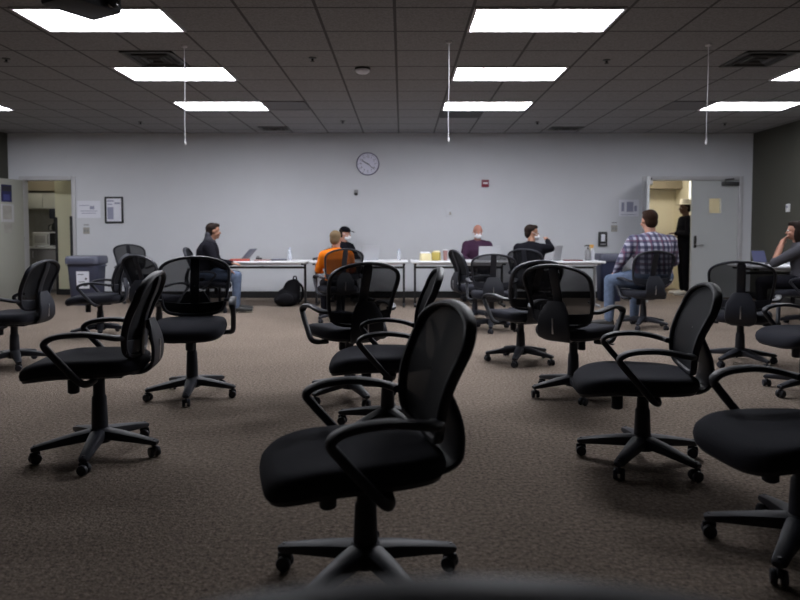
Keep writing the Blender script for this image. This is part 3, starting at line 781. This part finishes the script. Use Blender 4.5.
MB().box((0, 0, .008), (.14, .035, .014), bev=.004).build('base', M['black_paint'], r); MB().box((.0, 0, .036), (.13, .03, .02), Matrix.Rotation(-.16, 3, 'Y'), bev=.006).build('arm', M['black_paint'], r)
MB().box((-.058, 0, .024), (.02, .03, .03), bev=.004).build('hinge', M['black_paint'], r)
def carton(x, y, sx, sy, h, rot, m, label, flap):
    r = tag(empty('carton', (x, y, TH), rot), label, 'box', 'yellow boxes on the table')
    MB().box((0, 0, h/2), (sx, sy, h), bev=.003).build('body', m, r)
    MB().box((0, sy*.1, h+.012), (sx*.9, sy*.6, .006), Matrix.Rotation(.25, 3, 'X')).build('flap', flap, r)
carton(.375, 10.42, .17, .12, .115, 8, M['paleyellow'], 'pale yellow carton on the table left of the bright yellow one', M['paper'])
carton(.55, 10.47, .12, .12, .13, -18, M['yellow'], 'bright yellow carton on the table right of the pale one', M['paleyellow'])
r = tag(empty('cup', (.70, 10.5, TH)), 'pink cup on the table behind the mesh chair facing right', 'cup')
MB().lathe([(.028, 0), (.030, .004), (.038, .16), (.036, .16), (.029, .01)], n=18).build('body', M['pink'], r); MB().lathe([(.040, .158), (.040, .168), (.03, .175)], n=18).build('lid', M['white'], r)
r = tag(empty('spray_bottle', (3.07, 10.5, TH), 200), 'white spray bottle with orange trigger top on the right end table', 'spray bottle')
MB().lathe([(.040, 0), (.042, .01), (.042, .12), (.03, .17), (.016, .20)], n=18).build('body', M['paper'], r)
h_ = MB(); h_.box((.01, 0, .235), (.075, .028, .04), bev=.008); h_.lathe([(.018, .198), (.018, .22)], n=14); h_ = h_.build('spray_head', M['orange_pl'], r)
MB().tube([(.035, 0, .22), (.04, 0, .195), (.032, 0, .17)], .006, 8).build('trigger', M['yellow'], h_); MB().lathe([(.008, 0), (.008, .015)], (.047, 0, .24), 10, Matrix.Rotation(PI/2, 3, 'Y')).build('nozzle', M['yellow'], h_)
r = tag(empty('pump_bottle', (2.98, 10.42, TH), 200), 'grey pump bottle on the right end table left of the spray bottle', 'pump bottle')
MB().lathe([(.042, 0), (.045, .01), (.045, .15), (.035, .175), (.016, .185)], n=18).build('body', M['grey_paint'], r)
MB().lathe([(.015, .183), (.015, .205), (.006, .207), (.006, .235)], n=12).build('collar', M['dark_metal'], r); MB().tube([(-.02, 0, .238), (.02, 0, .24), (.065, 0, .232)], [.014, .012, .008], 10).build('pump_head', M['dark_metal'], r)

# bins
def bin_(x, y, w, d, h, rot, m, rimm, label, paper):
    r = tag(empty('waste_bin', (x, y, 0), rot), label, 'bin', 'plastic waste bins')
    def rr(k, z):
        out = []
        for i in range(32):
            a = 2*PI*i/32; c, s = math.cos(a), math.sin(a)
            out.append((w/2*k*math.copysign(abs(c)**.35, c), d/2*k*math.copysign(abs(s)**.35, s), z))
        return out
    MB().rings([rr(.78, .0), rr(.80, .01), rr(.95, h-.10), rr(.955, h-.10), rr(.96, h-.02)]).build('body', m, r)
    MB().rings([rr(1.03, h-.13), rr(1.06, h-.12), rr(1.06, h-.035), rr(1.03, h-.02), rr(.99, h), rr(.80, h+.004)]).build('lid', rimm, r)
    for s in (-1, 1): MB().tube([(s*w*.51, -.07, h-.17), (s*w*.56, -.05, h-.16), (s*w*.56, .05, h-.16), (s*w*.51, .07, h-.17)], .012, 8).build('handle', m, r)
    if paper:
        a = math.atan2(d/2*.15, h-.1)
        p = MB().box((.02, -d/2*.90-.002, h*.52), (.20, .003, .28), Matrix.Rotation(a*.9, 3, 'X')).build('label_sheet', M['paper'], r)
        b = MB(); R = Matrix.Rotation(a*.9, 3, 'X')
        for (px, pz, sx, sz) in ((-.03, .09, .09, .012), (.05, .02, .03, .03), (-.02, -.03, .10, .01), (.04, -.09, .06, .02)): b.box(Vector((.02, -d/2*.90-.002, h*.52))+R @ Vector((px, -.0025, pz)), (sx, .001, sz), R)
        b.build('printed_lines', M['ink'], p)
bin_(-5.20, 10.72, .52, .50, .80, 4, M['bin'], M['bin_rim'], 'grey blue waste bin with white label left of the far chair', True)
bin_(3.60, 11.28, .42, .40, .82, 0, M['blue_bin'], M['bin_rim'], 'dark blue waste bin by the wall at the right end of the tables', False)
# backpack
r = tag(empty('backpack', (-1.83, 10.42, 0), 8), 'black backpack slumped on the floor under the left table', 'backpack')
b = MB(); b.ell((0, 0, .15), (.20, .14, .155)); b.ell((.06, 0, .27), (.14, .12, .16)); b.ell((-.08, -.02, .11), (.15, .15, .11)); b.ell((.10, .02, .37), (.08, .08, .07)); b.build_remesh('body', M['bag'], r, .014, 4)
b = MB(); b.ell((-.04, -.13, .13), (.13, .05, .09)); b.build_remesh('front_pocket', M['bag'], r, .012, 3)
MB().tube(spline([(.08, 0, .42), (.09, .0, .475), (.13, 0, .47), (.14, 0, .40)]), .010, 8).build('handle', M['bag'], r)
MB().tube(spline([(.12, .06, .40), (.22, .10, .30), (.22, .10, .12), (.15, .08, .04)]), [(.02, .006)]*19, 8).build('strap', M['bag'], r)

# ------------------------------------------------------------------ people
def hand_shape(b, w, d, up, curl=.5, side=1, k=1.0):
    """palm + five fingers; w wrist, d direction, up = back-of-hand normal, side: thumb side along d x up"""
    d = d.normalized(); up = (up - d*up.dot(d)).normalized(); l = d.cross(up)*side
    b.tube([w-d*.02, w+d*.03*k, w+d*.085*k], [(.026*k, .019*k), (.038*k, .016*k), (.040*k, .013*k)], 10, lat=l)
    for i, (o, ln) in enumerate(((.030, .070), (.010, .080), (-.010, .074), (-.029, .058))):
        p = w+d*.080*k+l*o*k; pts = [p-d*.02]; dd = d.copy()
        for j in range(3):
            a = curl*(.35+.45*j); dd = (d*math.cos(a) - up*math.sin(a)); p = p+dd*ln*k*(.42, .32, .26)[j]; pts.append(p)
        b.tube(pts, [.0095*k, .0095*k, .0085*k, .007*k], 8); b.ell(pts[-1], (.0075*k,)*3, u=8, v=6)
    p0 = w+d*.02*k+l*.022*k; p1 = p0+(d*.6+l*.75-up*.25).normalized()*.045*k; p2 = p1+(d*.9+l*.2-up*.4*curl).normalized()*.035*k
    b.tube([p0, p1, p2], [.014*k, .011*k, .008*k], 8); b.ell(p2, (.008*k,)*3, u=8, v=6)

def person(label, loc, heading, k=1.0, J=None, top=None, bottom=None, skin=None, hair=None, hair_mat=None, shoes=None, head_yaw=0, head_pitch=0, lean=0.0,
           mask=False, cap=None, hood=None, hat=None, sleeve=1.0, dz=0.0, bulk=1.0, curl=.5, stand=False):
    r = tag(empty('person', loc, heading), label, 'person')
    if stand:
        j = dict(pel=(0, 0, .93), waist=(0, 0, 1.08), chest=(0, 0, 1.28), neck=(0, 0, 1.45), head=(.02, 0, 1.605), shL=(0, .19, 1.39), shR=(0, -.19, 1.39),
                 elL=(-.02, .24, 1.10), elR=(-.02, -.24, 1.10), wrL=(.10, .22, .87), wrR=(.10, -.22, .87), hipL=(0, .09, .90), hipR=(0, -.09, .90),
                 knL=(.02, .10, .49), knR=(.02, -.10, .49), anL=(0, .10, .085), anR=(0, -.10, .085), toeL=(.19, .12, .03), toeR=(.19, -.12, .03))
    else:
        j = dict(pel=(0, 0, .575), waist=(-.01+lean*.2, 0, .72), chest=(.0+lean*.6, 0, .90), neck=(.02+lean, 0, 1.055), head=(.055+lean*1.2, 0, 1.20), shL=(lean*.9, .185, .965), shR=(lean*.9, -.185, .965),
                 elL=(.10+lean, .25, .75), elR=(.10+lean, -.25, .75), wrL=(.34, .19, .72), wrR=(.34, -.19, .72), hipL=(.02, .09, .56), hipR=(.02, -.09, .56),
                 knL=(.44, .13, .535), knR=(.44, -.13, .535), anL=(.43, .13, .085), anR=(.43, -.13, .085), toeL=(.62, .15, .03), toeR=(.62, -.15, .03))
    if J: j.update(J)
    V = {n: Vector((p[0]*k, p[1]*k, p[2]*k+dz)) for n, p in j.items()}
    for n in ('anL', 'anR'): V[n].z = max(V[n].z-dz, .085)
    for n in ('toeL', 'toeR'): V[n].z = .032
    lat = (V['shL']-V['shR']).normalized()
    def torso(b, g, top_neck=True):
        P = [V['pel']-Vector((0, 0, .07*k)), V['pel'], V['waist'], V['chest'], V['chest'].lerp(V['neck'], .55), V['neck']]
        R = [(.13, .11), (.165, .125), (.145, .110), (.170, .120), (.150, .095), (.058, .058)]
        b.tube(P, [((x*bulk+g)*k, (y*bulk+g)*k) for x, y in R], 20, lat=lat)
        b.ell(V['pel']-Vector((0, 0, .02)), ((.13*bulk+g)*k, (.16*bulk+g)*k, (.11+g)*k))
    def arm(b, s, g, full=True):
        sh, el, wr = V['sh'+s], V['el'+s], V['wr'+s]
        b.capsule(sh, el, (.056*bulk+g)*k, (.044+g)*k); 
        e = wr if full else el.lerp(wr, .1)
        b.capsule(el, e, (.043+g)*k, ((.027 if full else .04)+g)*k)
        b.capsule(V['chest'].lerp(V['neck'], .72), sh, (.060+g)*k, (.058+g)*k)
    def leg(b, s, g):
        b.capsule(V['hip'+s], V['kn'+s], (.085*bulk+g)*k, (.057+g)*k); b.capsule(V['kn'+s], V['an'+s], (.055+g)*k, (.036+g)*k)
    # ---- body: one continuous surface
    b = MB(); torso(b, 0)
    for s in 'LR':
        arm(b, s, 0); leg(b, s, 0)
        b.capsule(V['an'+s]-Vector((0, 0, .022)), V['an'+s].lerp(V['toe'+s], .8)+Vector((0, 0, .004)), .026*k, .018*k)
        d = V['wr'+s]-V['el'+s]
        up = Vector((0, 0, 1)) if abs(d.normalized().z) < .8 else (Vector((1, 0, 0)))
        hand_shape(b, V['wr'+s], d, up, curl, 1 if s == 'R' else -1, k)
    HC = V['head']
    b.capsule(V['neck']-Vector((0, 0, .03)), HC-Vector((.02, 0, .05)), .060*k, .056*k)
    HR = (Matrix.Rotation(rad(head_yaw), 3, 'Z') @ Matrix.Rotation(rad(head_pitch), 3, 'Y'))
    hp = lambda x, y, z: HC + HR @ (Vector((x, y, z))*k)
    he = lambda bb, c, rr, rot=None: bb.ell(hp(*c), tuple(q*k for q in rr), HR @ rot if rot else HR)
    he(b, (-.012, 0, .028), (.096, .077, .090)); he(b, (.018, 0, -.045), (.068, .060, .072)); he(b, (.045, 0, -.085), (.034, .034, .026))
    he(b, (.088, 0, -.018), (.014, .012, .026)); he(b, (.098, 0, -.030), (.014, .014, .010)); he(b, (.076, 0, .020), (.014, .052, .010))
    he(b, (.083, 0, -.062), (.008, .022, .008))
    for s in (1, -1):
        he(b, (-.008, s*.079, -.005), (.017, .009, .032)); he(b, (.055, s*.045, -.035), (.026, .022, .022))
    b.build_remesh('body', M[skin], r, .0085, 2)
    for s in (1, -1):
        e_ = MB().ell(hp(.078, s*.032, .004), (.012*k, .013*k, .009*k), HR).build('eye', M['eye'], r)
        MB().ell(hp(.0878, s*.032, .004), (.004*k, .006*k, .006*k), HR, 10, 6).build('iris', M['hair_dark'], e_)
    # ---- clothes
    b = MB(); torso(b, .014)
    for s in 'LR': arm(b, s, .014, sleeve >= 1.0)
    t = b.build_remesh('jacket' if hood or top == 'black_cloth' else 'shirt', M[top], r, .014, 4)
    b = MB()
    b.tube([V['neck']+Vector((-.01, 0, -.035))*k, V['neck']+Vector((0, 0, .012))*k], [.074*k, .066*k], 16); b.build('collar', M[top], t)
    b = MB()
    P = [V['pel']-Vector((0, 0, .07*k)), V['pel'], V['pel'].lerp(V['waist'], .35)]
    b.tube(P, [((x*bulk+.016)*k, (y*bulk+.016)*k) for x, y in ((.13, .11), (.168, .13), (.16, .12))], 20, lat=lat); b.ell(V['pel']-Vector((0, 0, .02)), ((.13*bulk+.016)*k, (.16*bulk+.016)*k, .112*k))
    for s in 'LR': leg(b, s, .016)
    b.build_remesh('trousers', M[bottom], r, .014, 4)
    for s in 'LR':
        b = MB(); a, q = V['an'+s], V['toe'+s]; d = Vector((q.x-a.x, q.y-a.y, 0)).normalized()
        heel = Vector((a.x, a.y, .045))-d*.055*k
        b.tube([heel, heel.lerp(q, .3), heel.lerp(q, .7), q+d*.05*k], [(.040*k, .046), (.046*k, .052), (.050*k, .046), (.030*k, .030)], 14, lat=d.cross(Vector((0, 0, 1))), power=2.6)
        b.capsule(a, Vector((a.x, a.y, .05))+d*.01, .044*k, .040*k); sh = b.build_remesh('shoe', M[shoes], r, .010, 2)
        MB().tube([heel-Vector((0, 0, .028)), heel.lerp(q, .3)-Vector((0, 0, .026)), heel.lerp(q, .7)+Vector((0, 0, -.018)), q+d*.05*k+Vector((0, 0, -.016))], [(.037*k, .012), (.043*k, .012), (.047*k, .012), (.03*k, .010)], 14, lat=d.cross(Vector((0, 0, 1)))).build('sole', M['sole'] if shoes != 'shoe_white' else M['shoe_white'], sh)
    if hood:
        b = MB(); he(b, (-.080, 0, -.13), (.065, .11, .075)); he(b, (-.085, 0, -.06), (.045, .085, .07)); b.ell(V['neck']+Vector((-.02, 0, -.01))*k, (.10*k, .115*k, .05*k)); b.build_remesh('hood', M[hood], t, .012, 4)
    # ---- hair and headgear
    if hair:
        b = MB()
        he(b, (-.028, 0, .045), (.094, .084, .086)); he(b, (-.058, 0, -.010), (.058, .074, .075))
        if hair == 'full': he(b, (.030, 0, .088), (.060, .062, .035))
        if hair == 'long':
            he(b, (.020, 0, .085), (.065, .066, .040)); he(b, (-.075, 0, -.10), (.062, .095, .14)); he(b, (-.085, 0, -.20), (.055, .085, .10))
            for s in (1, -1): he(b, (-.02, s*.078, -.06), (.040, .020, .10))
        if hair == 'tied':
            he(b, (.025, 0, .085), (.062, .062, .036)); he(b, (-.115, 0, .03), (.035, .035, .035))
        b.build_remesh('hair', M[hair_mat], r, .010, 2)
    if mask:
        b = MB(); he(b, (.048, 0, -.062), (.070, .066, .053)); m_ = b.build_remesh('face_mask', M['mask'], r, .009, 2)
        for s in (1, -1): MB().tube([hp(.075, s*.05, -.035), hp(.03, s*.078, -.012), hp(-.02, s*.086, .012)], .003*k, 6).build('ear_loop', M['mask'], m_)
    if cap:
        b = MB(); he(b, (-.012, 0, .062), (.104, .086, .074)); c_ = b.build_remesh('cap', M[cap], r, .010, 2)
        v_ = MB(); P = [hp(.06, 0, .062), hp(.12, 0, .060), hp(.165, 0, .048)]
        v_.tube(P, [(.075*k, .005*k), (.070*k, .005*k), (.045*k, .004*k)], 14, lat=HR @ Vector((0, 1, 0))); v_.build('visor', M[cap], c_)
    if hat:
        b = MB(); R3 = HR
        b.lathe([(.155*k, .0), (.16*k, .004), (.10*k, .014), (.095*k, .02), (.09*k, .09), (.075*k, .108), (.03*k, .102)], hp(-.01, 0, .062), 24, R3); b.build('hat', M[hat], r)
    return r

person('man in dark hooded jacket and blue jeans sitting at the left table, facing right', (-2.90, 9.61, 0), 12, 1.0, lean=.05, top='navy_cloth', bottom='jeans', skin='skin_b', hair='full', hair_mat='hair_dark',
       shoes='shoe_black', head_yaw=15, hood='hood', bulk=1.28, J=dict(wrR=(.30, -.20, .66), wrL=(.36, .12, .72), elL=(.16, .25, .74)))
person('person with short sandy hair in bright orange top, seen from behind', (-.87, 8.66, 0), 104, .92, lean=.03, top='orange', bottom='navy_cloth', skin='skin_a', hair='full', hair_mat='hair_blond',
       shoes='shoe_black', head_yaw=-25, dz=-.012, bulk=1.08)
person('person in dark cap and white face mask behind the table, turned right', (-1.04, 11.32, 0), -42, .97, lean=.02, top='navy_cloth', bottom='black_cloth', skin='skin_a', hair='short', hair_mat='hair_dark',
       shoes='shoe_black', head_yaw=28, mask=True, cap='black_cloth', head_pitch=8)
person('man in maroon sweater with white face mask sitting behind the table, facing the viewer', (1.31, 11.33, 0), -90, 1.0, lean=.03, top='maroon', bottom='black_cloth', skin='skin_red', hair=None,
       shoes='shoe_black', mask=True, head_pitch=12, bulk=1.2)
person('person in black jacket with white face mask at right table, back to the viewer', (1.86, 9.47, 0), 62, .98, lean=.05, top='black_cloth', bottom='black_cloth', skin='skin_b', hair='full', hair_mat='hair_dark',
       shoes='shoe_black', head_yaw=-62, mask=True, bulk=1.25, J=dict(elR=(.08, -.30, .97), wrR=(.24, -.20, 1.08)))
person('man in plaid shirt and blue jeans sitting with his back to the viewer', (3.115, 8.06, 0), 98, 1.12, lean=.04, top='plaid', bottom='jeans', skin='skin_a', hair='full', hair_mat='hair_brown', shoes='shoe_black', dz=-.02, bulk=1.3,
       J=dict(knL=(.16, .42, .53), anL=(.12, .45, .085), toeL=(.20, .62, .03), knR=(.41, -.02, .535), anR=(.42, -.01, .085), toeR=(.60, -.02, .03), elL=(.06, .33, .77), wrL=(.24, .31, .62), elR=(.10, -.31, .74), shL=(.036, .21, .965), shR=(.036, -.21, .965), hipL=(.03, .11, .56)))
person('long haired person in grey shirt at the right edge, hand held to the chin', (5.03, 8.17, 0), 150, 1.0, lean=.02, top='grey_cloth', bottom='navy_cloth', skin='skin_a', hair='long', hair_mat='hair_dark', shoes='shoe_black', sleeve=.5, curl=1.0,
       J=dict(elL=(.30, .13, .79), wrL=(.22, .05, 1.02), elR=(.30, -.13, .79), wrR=(.25, -.03, .99)))
person('man in cream hat and black clothes standing in the lit hall behind the door', (5.40, 12.40, 0), 176, 1.03, top='black_cloth', bottom='black_cloth', skin='skin_c', hair='short', hair_mat='hair_dark', shoes='shoe_white', hat='hat', stand=True,
       J=dict(elL=(.04, .25, 1.12), wrL=(.17, .02, 1.14), elR=(.04, -.25, 1.12), wrR=(.15, -.03, 1.10)))

# ------------------------------------------------------------------ camera, world, view
cam = D.cameras.new('camera'); co = D.objects.new('camera', cam); COL.objects.link(co)
F = 650.0; PITCH = 2.5
cam.sensor_width = 36; cam.lens = F/800*36
co.location = (0, 0, CAM_H); co.rotation_euler = (rad(90-PITCH), 0, 0)
cam.shift_x = -2/800; cam.shift_y = -(66-F*math.tan(rad(PITCH)))/800
cam.clip_start = .05
cam.dof.use_dof = True; cam.dof.focus_distance = 3.9; cam.dof.aperture_fstop = 2.3
sc = bpy.context.scene; sc.camera = co
w = D.worlds.new('world'); sc.world = w; w.use_nodes = True
w.node_tree.nodes['Background'].inputs[0].default_value = (.02, .02, .024, 1); w.node_tree.nodes['Background'].inputs[1].default_value = .3
sc.view_settings.view_transform = 'Standard'; sc.view_settings.look = 'None'; sc.view_settings.gamma = 1; sc.view_settings.exposure = 0
sc.view_settings.use_curve_mapping = False
